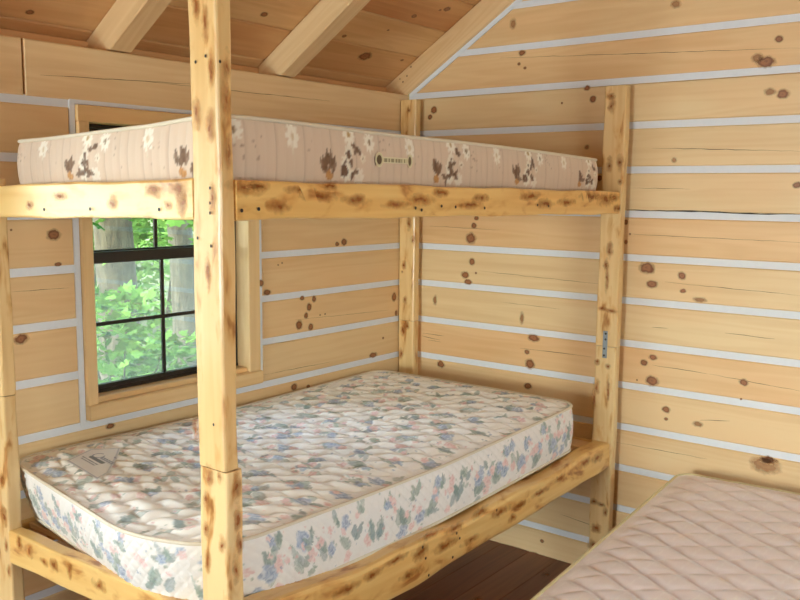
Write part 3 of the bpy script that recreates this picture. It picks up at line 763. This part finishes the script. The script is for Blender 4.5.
low, lw = mattress('quilted mattress with blue and pink flowers on cream, on the lower bunk', LC[0], LC[1], .572, LZ, LH[0], LH[1], .085, 0, .0042, onion, top_floral, side_floral, FLORAL, CREAM, diamonds(.034), bend_low)
# printed label patch sewn on its near corner
cen = lab.mean(0); ex = lab[1]-lab[0]; ex /= np.hypot(*ex); ey = np.array([-ex[1], ex[0]])
if np.dot(lab[3]-lab[1], ey) < 0: ey = -ey
g = np.linspace(-.16, .16, 150); A_, B_ = np.meshgrid(g, g, indexing='ij'); Q = cen+A_.ravel()[:, None]*ex+B_.ravel()[:, None]*ey
d = in_poly(Q, lab); keep = (d > -.001).reshape(A_.shape); fq = gridfaces(150, 150); fq = fq[keep.ravel()[fq].all(1)]
used = np.unique(fq); remap = np.full(150*150, -1); remap[used] = np.arange(len(used)); fq = remap[fq]; Q = Q[used]; d = d[used]
col = np.tile(lin((240, 238, 240)), (len(Q), 1)); blend(col, (1-sstep(.0015, .004, np.abs(d-.006)))*.55, lin((120, 126, 150)))
st = Q-cen; a = st@ex; b = st@ey
ln_ = np.linspace(-.075, .075, 400)
def stroke(px, py, w, c, al=.9):
    for x_, y_ in zip(px, py):
        k = (np.abs(a-x_) < w*1.5) & (np.abs(b-y_) < w*1.5)
        if k.any():
            m = (1-sstep(w*.6, w, np.hypot(a[k]-x_, b[k]-y_)))*al; sub = col[k]; blend(sub, m, lin(c)); col[k] = sub
tt = np.linspace(0, 1, 500)
stroke(-.045+.020*np.cos(5.2*tt+1.8), .030+.020*np.sin(5.2*tt+1.8), .0026, (96, 106, 140))            # big curl
stroke(-.022+.075*tt, .026+.009*np.sin(tt*38), .0024, (96, 106, 140))                                 # running script
stroke(-.055+.085*tt, .004+.0055*np.sin(tt*95), .0036, (64, 66, 74))                                  # dark bold line of print
stroke(-.07+.10*tt, -.016+.002*np.sin(tt*140), .0018, (140, 140, 156), .8); stroke(-.06+.09*tt, -.026+.002*np.sin(tt*120), .0018, (150, 150, 164), .8)
stroke(.000+.045*tt, .062+.004*np.sin(tt*30), .002, (120, 110, 140), .8)
zl = LZ+.012*sstep(0, .12, np.minimum(LH[0]-np.abs(Q[:, 0]), LH[1]-np.abs(Q[:, 1])))+.004*sstep(0, .05, np.minimum(LH[0]-np.abs(Q[:, 0]), LH[1]-np.abs(Q[:, 1])))+.0012
lo = raw_obj('label', lw(Q[:, 0], Q[:, 1], zl), fq, col, PRINT, low); lo['label'] = 'white sewn label with blue print'

# upper mattress: tan with brown and white flowers, upright stitching
UC = (.563, -1.020); UH = (.424, .905); UZB, UZT = 1.514, 1.648
def paint_tan(P, s=None):
    rng = np.random.default_rng(5); base = lin((222, 201, 184)); col = np.tile(base, (len(P), 1))
    if s is None: return col
    st = np.abs((P[:, 0]/.030) % 1-.5); blend(col, (1-sstep(.42, .5, st)*-0-1)*0+sstep(.44, .5, st)*.25, lin((150, 120, 98)))
    L = P[:, 0].max(); rep = .436; k = 0
    x0 = TANPH
    while x0 < L+rep:
        def at2(dx, y): return np.array([x0-.055+(dx+.055)*1.15, .024+y*1.02])
        p_daisy(P, col, at2(-.21, .082), .022, (248, 242, 232), (214, 196, 170), 8, .3, .9, 1.35); p_leaf(P, col, at2(-.21, .07), -1.57, .03, .003, (236, 226, 210), (200, 180, 160), .8)
        p_daisy(P, col, at2(-.04, .098), .025, (250, 244, 234), (190, 160, 110), 9, 1.0); p_daisy(P, col, at2(.025, .086), .022, (248, 242, 232), (150, 126, 96), 9, .4, .9, 1.2)
        for dx, y, r, pc, hc in ((-.045, .062, .014, (240, 232, 220), (90, 66, 48)), (-.055, .040, .015, (240, 232, 220), (84, 60, 44)), (-.05, .018, .019, (242, 236, 226), (90, 66, 50)), (-.01, .010, .017, (240, 230, 220), (232, 222, 208)), (.0, .05, .010, (238, 228, 214), (150, 120, 90))):
            p_daisy(P, col, at2(dx, y), r*1.25, pc, hc, 7, rng.uniform(0, 3))
        for dx, y in ((-.018, .072), (-.04, .048), (-.052, .030), (-.03, .020), (-.066, .012)):
            for q in range(3): p_leaf(P, col, at2(dx, y), rng.uniform(0, 6.28), .022, .007, (118, 84, 62), (76, 54, 40), .9)
        for q in range(9): p_leaf(P, col, at2(-.105+rng.normal(0, .007), .020+rng.uniform(-.004, .012)), rng.normal(1.57, .7), .034, .008, (124, 90, 66), (76, 54, 40), .85)
        p_leaf(P, col, at2(-.108, .002), 1.4, .022, .012, (202, 146, 84), (160, 104, 60), .95); p_leaf(P, col, at2(-.098, .002), 1.9, .018, .010, (206, 150, 88), (160, 104, 60), .95)
        for q in range(14): p_blob(P, col, at2(.06+rng.normal(0, .018), .065+rng.normal(0, .022)), rng.uniform(.0015, .004), (150, 122, 104), .6)
        for q in range(8): p_blob(P, col, at2(-.19+rng.normal(0, .02), .06+rng.normal(0, .02)), rng.uniform(.0015, .003), (160, 132, 112), .5)
        x0 += rep
    return col
def stitch(S, Z):
    st = np.abs((S/.030) % 1-.5)*2; return .003*(1-st**6)-.002
def bend_up(x, y, z):
    u = (y+UH[1])/(2*UH[1]); tz = np.clip((z-UZB)/(UZT-UZB), 0, 1)
    up = .010*np.sin(np.pi*np.clip(u, 0, 1))+.012-.024*u-.020*sstep(.30, -.40, x)*sstep(.25, 0, u)
    up = up+.011*sstep(.15, .40, x)*sstep(.35, .02, u)
    return x, y, z+up*tz
TANPH = .028
upm, uw = mattress('tan mattress with white and brown flowers and a woven handle tag, on the upper bunk', UC[0], UC[1], UZB, UZT, UH[0], UH[1], .06, 0, .0045, lambda x, y: .002*np.sin(x*60)*np.sin(y*60), paint_tan, paint_tan, TAN, CREAM, stitch, bend_up)
# woven tag on its long side
c = at(394, 160.5, 0, UC[0]+UH[0]+.010); tag_w, tag_h = .066, .0075
gy, gz = np.linspace(-1, 1, 160), np.linspace(-1, 1, 40); GY, GZ = np.meshgrid(gy, gz, indexing='ij'); yy, zz = GY.ravel()*(tag_w+.014), GZ.ravel()*.020
def sdf(y, z):
    d0 = np.maximum(np.abs(y)-tag_w, np.abs(z)-tag_h); dl = np.hypot((y+tag_w-.002)/1.0, z/1.15)-.0165; dr = np.hypot((y-tag_w+.002)/.75, z/1.15)-.0155
    return np.minimum(d0, np.minimum(dl, dr))
dd = sdf(yy, zz); keep = dd < .0005; fq = gridfaces(160, 40); fq = fq[keep[fq].all(1)]; used = np.unique(fq); remap = np.full(len(yy), -1); remap[used] = np.arange(len(used)); fq = remap[fq]
y_, z_, d_ = yy[used], zz[used], dd[used]; col = np.tile(lin((216, 208, 172)), (len(y_), 1)); blend(col, sstep(-.004, -.001, d_)*.7, lin((236, 226, 200)))
for oy, rx, rz in ((-tag_w+.002, .0105, .0125), (tag_w-.003, .0065, .0125)): blend(col, 1-sstep(.85, 1.05, np.hypot((y_-oy)/rx, z_/rz)), lin((92, 72, 44)))
for oy, w in ((-.038, .008), (-.024, .004), (-.010, .008), (.006, .005), (.018, .007), (.028, .003), (.040, .003)): blend(col, (np.abs(y_-oy) < w*.75)*(np.abs(z_+.0005) < .0042)*.75, lin((120, 106, 76)))
raw_obj('handle_tag', np.stack([np.full(len(y_), c.x+.0035), c.y+y_, c.z+z_], -1), fq, col, PRINT, upm)['label'] = 'cream woven tag with dark oval ends'

# pink mattress on a low bed at the right
PR = math.radians(3.6)
def dia(x, y):
    a = x/.158+y/.112; b = x/.158-y/.112
    fa = np.abs(a-np.round(a)); fb = np.abs(b-np.round(b)); w = .06*np.sin(a*9)
    return .009*(1-np.exp(-(fa/.13)**1.2))*(1-.75*np.exp(-(fb/.11)**1.2))-.003
def paint_pink(P, s=None):
    rng = np.random.default_rng(2); col = np.tile(lin((230, 214, 212)), (len(P), 1))
    if s is None:
        x, y = P[:, 0], P[:, 1]; a = x/.158+y/.112; b = x/.158-y/.112
        fb = np.abs(b-np.round(b)); blend(col, (1-sstep(.0, .04, fb))*.75, lin((246, 238, 232)))
        fa = np.abs(a-np.round(a)); blend(col, (1-sstep(.0, .03, fa))*.25, lin((196, 166, 156)))
        k = ((a-np.floor(a)-.5)*.8+(b-np.floor(b)-.5)); j = np.abs(k); on = (np.abs(fa-.5) < .34)*(np.abs(fb-.5) < .3)
        blend(col, on*(1-sstep(.0, .05, j))*.4, lin((244, 234, 228)))
    return col
HX, HY = .50, .95
PTL = Vector((1.338, -.100))                          # corner by the back wall
rx_, ry_ = Vector((math.cos(PR), math.sin(PR))), Vector((-math.sin(PR), math.cos(PR)))
pc = PTL+rx_*HX-ry_*HY
PZ = .512
pink, pw = mattress('pale pink satin mattress with diamond quilting, on the low bed at the right', pc.x, pc.y, PZ-.19, PZ, HX, HY, .06, PR, .0055, dia, paint_pink, paint_pink, SATIN, YCREAM, lambda S, Z: 0*S, crown=.016)
bed = thing('bed_frame', 'low plain wooden bed frame under the pink quilted mattress', 'bed', (pc.x, pc.y, 0)); bed.rotation_euler = (0, 0, 0)
m = MB()
for sx in (-1, 1):
    a = pc+rx_*(sx*(HX-.03))-ry_*(HY-.01); b = pc+rx_*(sx*(HX-.03))+ry_*(HY-.01)
    q = MB(); q.beam((a.x, a.y, .255), (b.x, b.y, .255), (rx_.x, rx_.y, 0), .035, .12, tint=.3); q.build('side_rail', PLATE, bed)
    for sy in (-1, 1):
        a = pc+rx_*(sx*(HX-.085))+ry_*(sy*(HY-.09)); q = MB(); q.beam((a.x, a.y, 0), (a.x, a.y, .298), (rx_.x, rx_.y, 0), .06, .06, seg=8); q.build('leg', PLATE, bed)
for i in range(9):
    y = -HY+.06+i*(2*HY-.12)/8; a = pc-rx_*(HX-.05)+ry_*y; b = pc+rx_*(HX-.05)+ry_*y
    q = MB(); q.beam((a.x, a.y, .309), (b.x, b.y, .309), (ry_.x, ry_.y, 0), .08, .018, seg=6, rad=.004, wob=.0004); q.build('slat', PLATE, bed)

# ------------------------------------------------------------------ outside: ground, trees, undergrowth
g = MB(); G = 40; vs = []; fs = []
for i in range(G+1):
    for j in range(G+1):
        x = -26+i*60/G; y = -22+j*48/G; d = max(0, -x-3)
        vs.append((x, y, -.55+.035*d+.08*math.sin(x*1.3+y)+.06*math.sin(y*1.7)))
for i in range(G):
    for j in range(G): fs.append((i*(G+1)+j, (i+1)*(G+1)+j, (i+1)*(G+1)+j+1, i*(G+1)+j+1))
g.add(vs, fs, smooth=True); gr = struct(g.build('ground', EARTH))
def leaf_mat(name, c1, c2, trans=.5):
    t = NT(name)
    tint = t.n('ShaderNodeAttribute', _attribute_name='tint').outputs['Fac']
    col = t.mix(tint, c1, c2)
    a = t.n('ShaderNodeBsdfDiffuse', Color=col).outputs[0]; b = t.n('ShaderNodeBsdfTranslucent', Color=col).outputs[0]
    return t.out(t.n('ShaderNodeMixShader', i0=trans, i1=a, i2=b).outputs[0])
LEAF = leaf_mat('maple_leaf', L4(40, 84, 30), L4(116, 164, 76)); LEAF2 = leaf_mat('far_leaf', L4(44, 88, 36), L4(130, 172, 90))
MAPLE = [(0, 0), (.28, -.08), (.34, .12), (.62, .18), (.46, .36), (.5, .62), (.24, .52), (0, 1.0)]
MAPLE = MAPLE+[(-x, y) for x, y in reversed(MAPLE[1:-1])]
def leaves(m, n, pos, size, rnd, droop=.9):
    for _ in range(n):
        p = Vector(pos()); s = rnd.uniform(*size); yaw = rnd.uniform(0, 6.28); R = Matrix.Rotation(yaw, 3, 'Z') @ Matrix.Rotation(rnd.uniform(-.4, 1.5)*droop, 3, 'X') @ Matrix.Rotation(rnd.uniform(-.5, .5), 3, 'Y')
        vs = [p+R @ Vector((0, .35*s, -.03*s))]+[p+R @ Vector((x*s, y*s, -.18*s*abs(x)-.12*s*y*y)) for x, y in MAPLE]; N = len(MAPLE)
        m.add(vs, [(0, 1+i, 1+(i+1) % N) for i in range(N)], tint=rnd.random(), wcoff=(0, 0, 0))
def tree(label, base, rad, h, lean, nleaf, crown, mat, lmat, seed, size=(.09, .15), low=()):
    rnd = random.Random(seed); t = thing('tree', label, 'tree', base); b = Vector(base)
    m = MB(); pts = []; rs = []
    for i in range(15):
        f = i/14; pts.append(b+Vector((lean[0]*f+.05*math.sin(f*6+seed), lean[1]*f+.05*math.cos(f*5), h*f-.1))); rs.append(rad*(1.25-.25*min(1, f*6))*(1-.45*f))
    m.tube(pts, rs, nseg=20); m.build('trunk', mat, t)
    ends = []
    for i in range(9):
        f = rnd.uniform(.35, .95); p = pts[int(f*14)]; a = rnd.uniform(0, 6.28); L = rnd.uniform(.8, 2.0)
        q = p+Vector((math.cos(a)*L, math.sin(a)*L, rnd.uniform(.1, 1.0))); br = MB(); br.tube([p, p.lerp(q, .5)+Vector((0, 0, .1)), q], [rad*.3, rad*.2, .015], nseg=8); ends.append((p, q)); br.build('branch', mat, t)
    lf = MB()
    for q in low:
        q = Vector(q); p = b+Vector((0, 0, q.z-b.z+.25)); br = MB(); br.tube([p, p.lerp(q, .5)+Vector((0, 0, .05)), q], [.022, .014, .006], nseg=8); br.build('branch', mat, t)
        leaves(lf, 26, lambda: p.lerp(q, rnd.uniform(.55, 1.1))+Vector((rnd.gauss(0, .09), rnd.gauss(0, .12), rnd.gauss(-.02, .06))), (.07, .12), rnd)
    def pos():
        if rnd.random() < .6:
            p, q = ends[rnd.randrange(len(ends))]; o = p.lerp(q, rnd.uniform(.3, 1.1)); s = .45
            return o+Vector((rnd.gauss(0, s), rnd.gauss(0, s), rnd.gauss(-.1, s)))
        c = crown; return b+Vector((c[0]+rnd.gauss(0, c[3]), c[1]+rnd.gauss(0, c[4]), c[2]+rnd.gauss(0, c[5])))
    leaves(lf, nleaf, pos, size, rnd); lf.build('foliage', lmat, t)
    return t
tree('thick grey-barked tree outside the window, just behind its left edge', (-3.5, .79, -.55), .165, 6.5, (.1, 0.0, 0), 900, (.3, .2, 4.2, .9, .9, .6), BARK, LEAF, 1, low=[(-3.05, .36, 1.33)])
tree('slimmer pale-barked tree outside the window, right of the thick grey trunk', (-4.1, 1.93, -.5), .125, 7, (-.05, .05, 0), 900, (.2, .1, 4.0, .9, 1.0, .7), BARK2, LEAF, 2, low=[(-3.1, 1.10, 1.30), (-3.3, 1.22, 1.36)])
def sapling(label, base, h, spread, n, lmat, seed, size, group=None):
    rnd = random.Random(seed); t = thing('sapling', label, 'sapling', base, group); b = Vector(base)
    st = MB()
    for k in range(5):
        a = rnd.uniform(0, 6.28); q = b+Vector((math.cos(a)*spread*.6, math.sin(a)*spread*.6, h*rnd.uniform(.7, 1.0))); st.tube([b, b.lerp(q, .5)+Vector((0, 0, .15)), q], [.014, .009, .004], nseg=6)
    st.build('stem', BARK, t); lf = MB()
    def pos():
        f = rnd.random()**.7; a = rnd.uniform(0, 6.28); r = spread*math.sqrt(rnd.random())*(1.1-.5*f); return b+Vector((math.cos(a)*r, math.sin(a)*r, .1+h*f))
    leaves(lf, n, pos, size, rnd); lf.build('foliage', lmat, t); return t
sapling('low bright maple sapling outside the window, in front of the thick trunk', (-2.25, .0, -.58), 1.36, .5, 820, LEAF, 11, (.05, .10))
sapling('maple sapling in front of the pale trunk, lower right in the window', (-2.7, .62, -.58), .95, .45, 420, LEAF, 12, (.05, .09))
# more woodland behind, standing between and around the trunks
rnd = random.Random(5); k = 0
for i, (x, y) in enumerate([(-5.6, 1.9), (-6.3, 3.35), (-7.8, 2.6), (-8.6, 4.6), (-10.6, 4.4), (-11.4, 6.6), (-13.6, 6.0), (-14.6, 8.6), (-6.0, 5.2)]):
    x, y = x, y
    sapling('bushy young maple in the sunlit woodland behind the two trunks', (x, y, -.5+.035*(-x-3)), rnd.uniform(2.6, 4.2), rnd.uniform(.9, 1.15), 1500, LEAF2, 30+i, (.08, .15), 'woodland maples outside the window')
for i in range(5):
    x = -5-rnd.uniform(0, 3); y = -2.5-1.8*i; sapling('bushy young maple in the woodland beyond the side wall', (x, y, -.45), rnd.uniform(2.6, 4.0), 1.3, 120, LEAF2, 60+i, (.14, .24), 'woodland maples beyond the side wall')

# ------------------------------------------------------------------ light
w = bpy.data.worlds.new('world'); sc.world = w; w.use_nodes = True; nt = w.node_tree; nt.nodes.clear()
sky = nt.nodes.new('ShaderNodeTexSky'); sky.sky_type = 'NISHITA'; sky.sun_disc = False; sky.sun_elevation = math.radians(52); sky.sun_rotation = math.radians(200); sky.air_density = 1.2; sky.dust_density = 3.0
bg = nt.nodes.new('ShaderNodeBackground'); bg.inputs[1].default_value = 1.1
out = nt.nodes.new('ShaderNodeOutputWorld'); nt.links.new(sky.outputs[0], bg.inputs[0]); nt.links.new(bg.outputs[0], out.inputs[0])
sl = bpy.data.lights.new('sun', 'SUN'); sl.energy = 8; sl.angle = math.radians(1.5); sl.color = (1, .96, .88); so = bpy.data.objects.new('sun', sl); C.objects.link(so)
so.rotation_euler = Vector((.35, -.42, -.85)).to_track_quat('-Z', 'Y').to_euler()
def area(name, loc, direction, sx, sy, power, col):
    l = bpy.data.lights.new(name, 'AREA'); l.shape = 'RECTANGLE'; l.size = sx; l.size_y = sy; l.energy = power; l.color = col
    o = bpy.data.objects.new(name, l); C.objects.link(o); o.location = loc; o.rotation_euler = Vector(direction).to_track_quat('-Z', 'Z').to_euler(); return o
DAY = (.90, .98, 1)
area('front_window_daylight', ((FRONT_WIN[0]+FRONT_WIN[1])/2, WY-.16, (FRONT_WIN[2]+FRONT_WIN[3])/2), (0, 1, 0), 1.1, 1.1, 104, DAY)
area('side_window_daylight', (-.15, (W2[0]+W2[1])/2, 1.28), (1, 0, 0), .8, .9, 9, DAY)
area('right_window_daylight', (WX+.20, (W3[0]+W3[1])/2, 1.28), (-1, 0, 0), 1.4, .95, 40, DAY)
vs_ = sc.view_settings; vs_.view_transform = 'Standard'; vs_.look = 'None'; vs_.gamma = 1; vs_.use_curve_mapping = False; vs_.exposure = 1.12
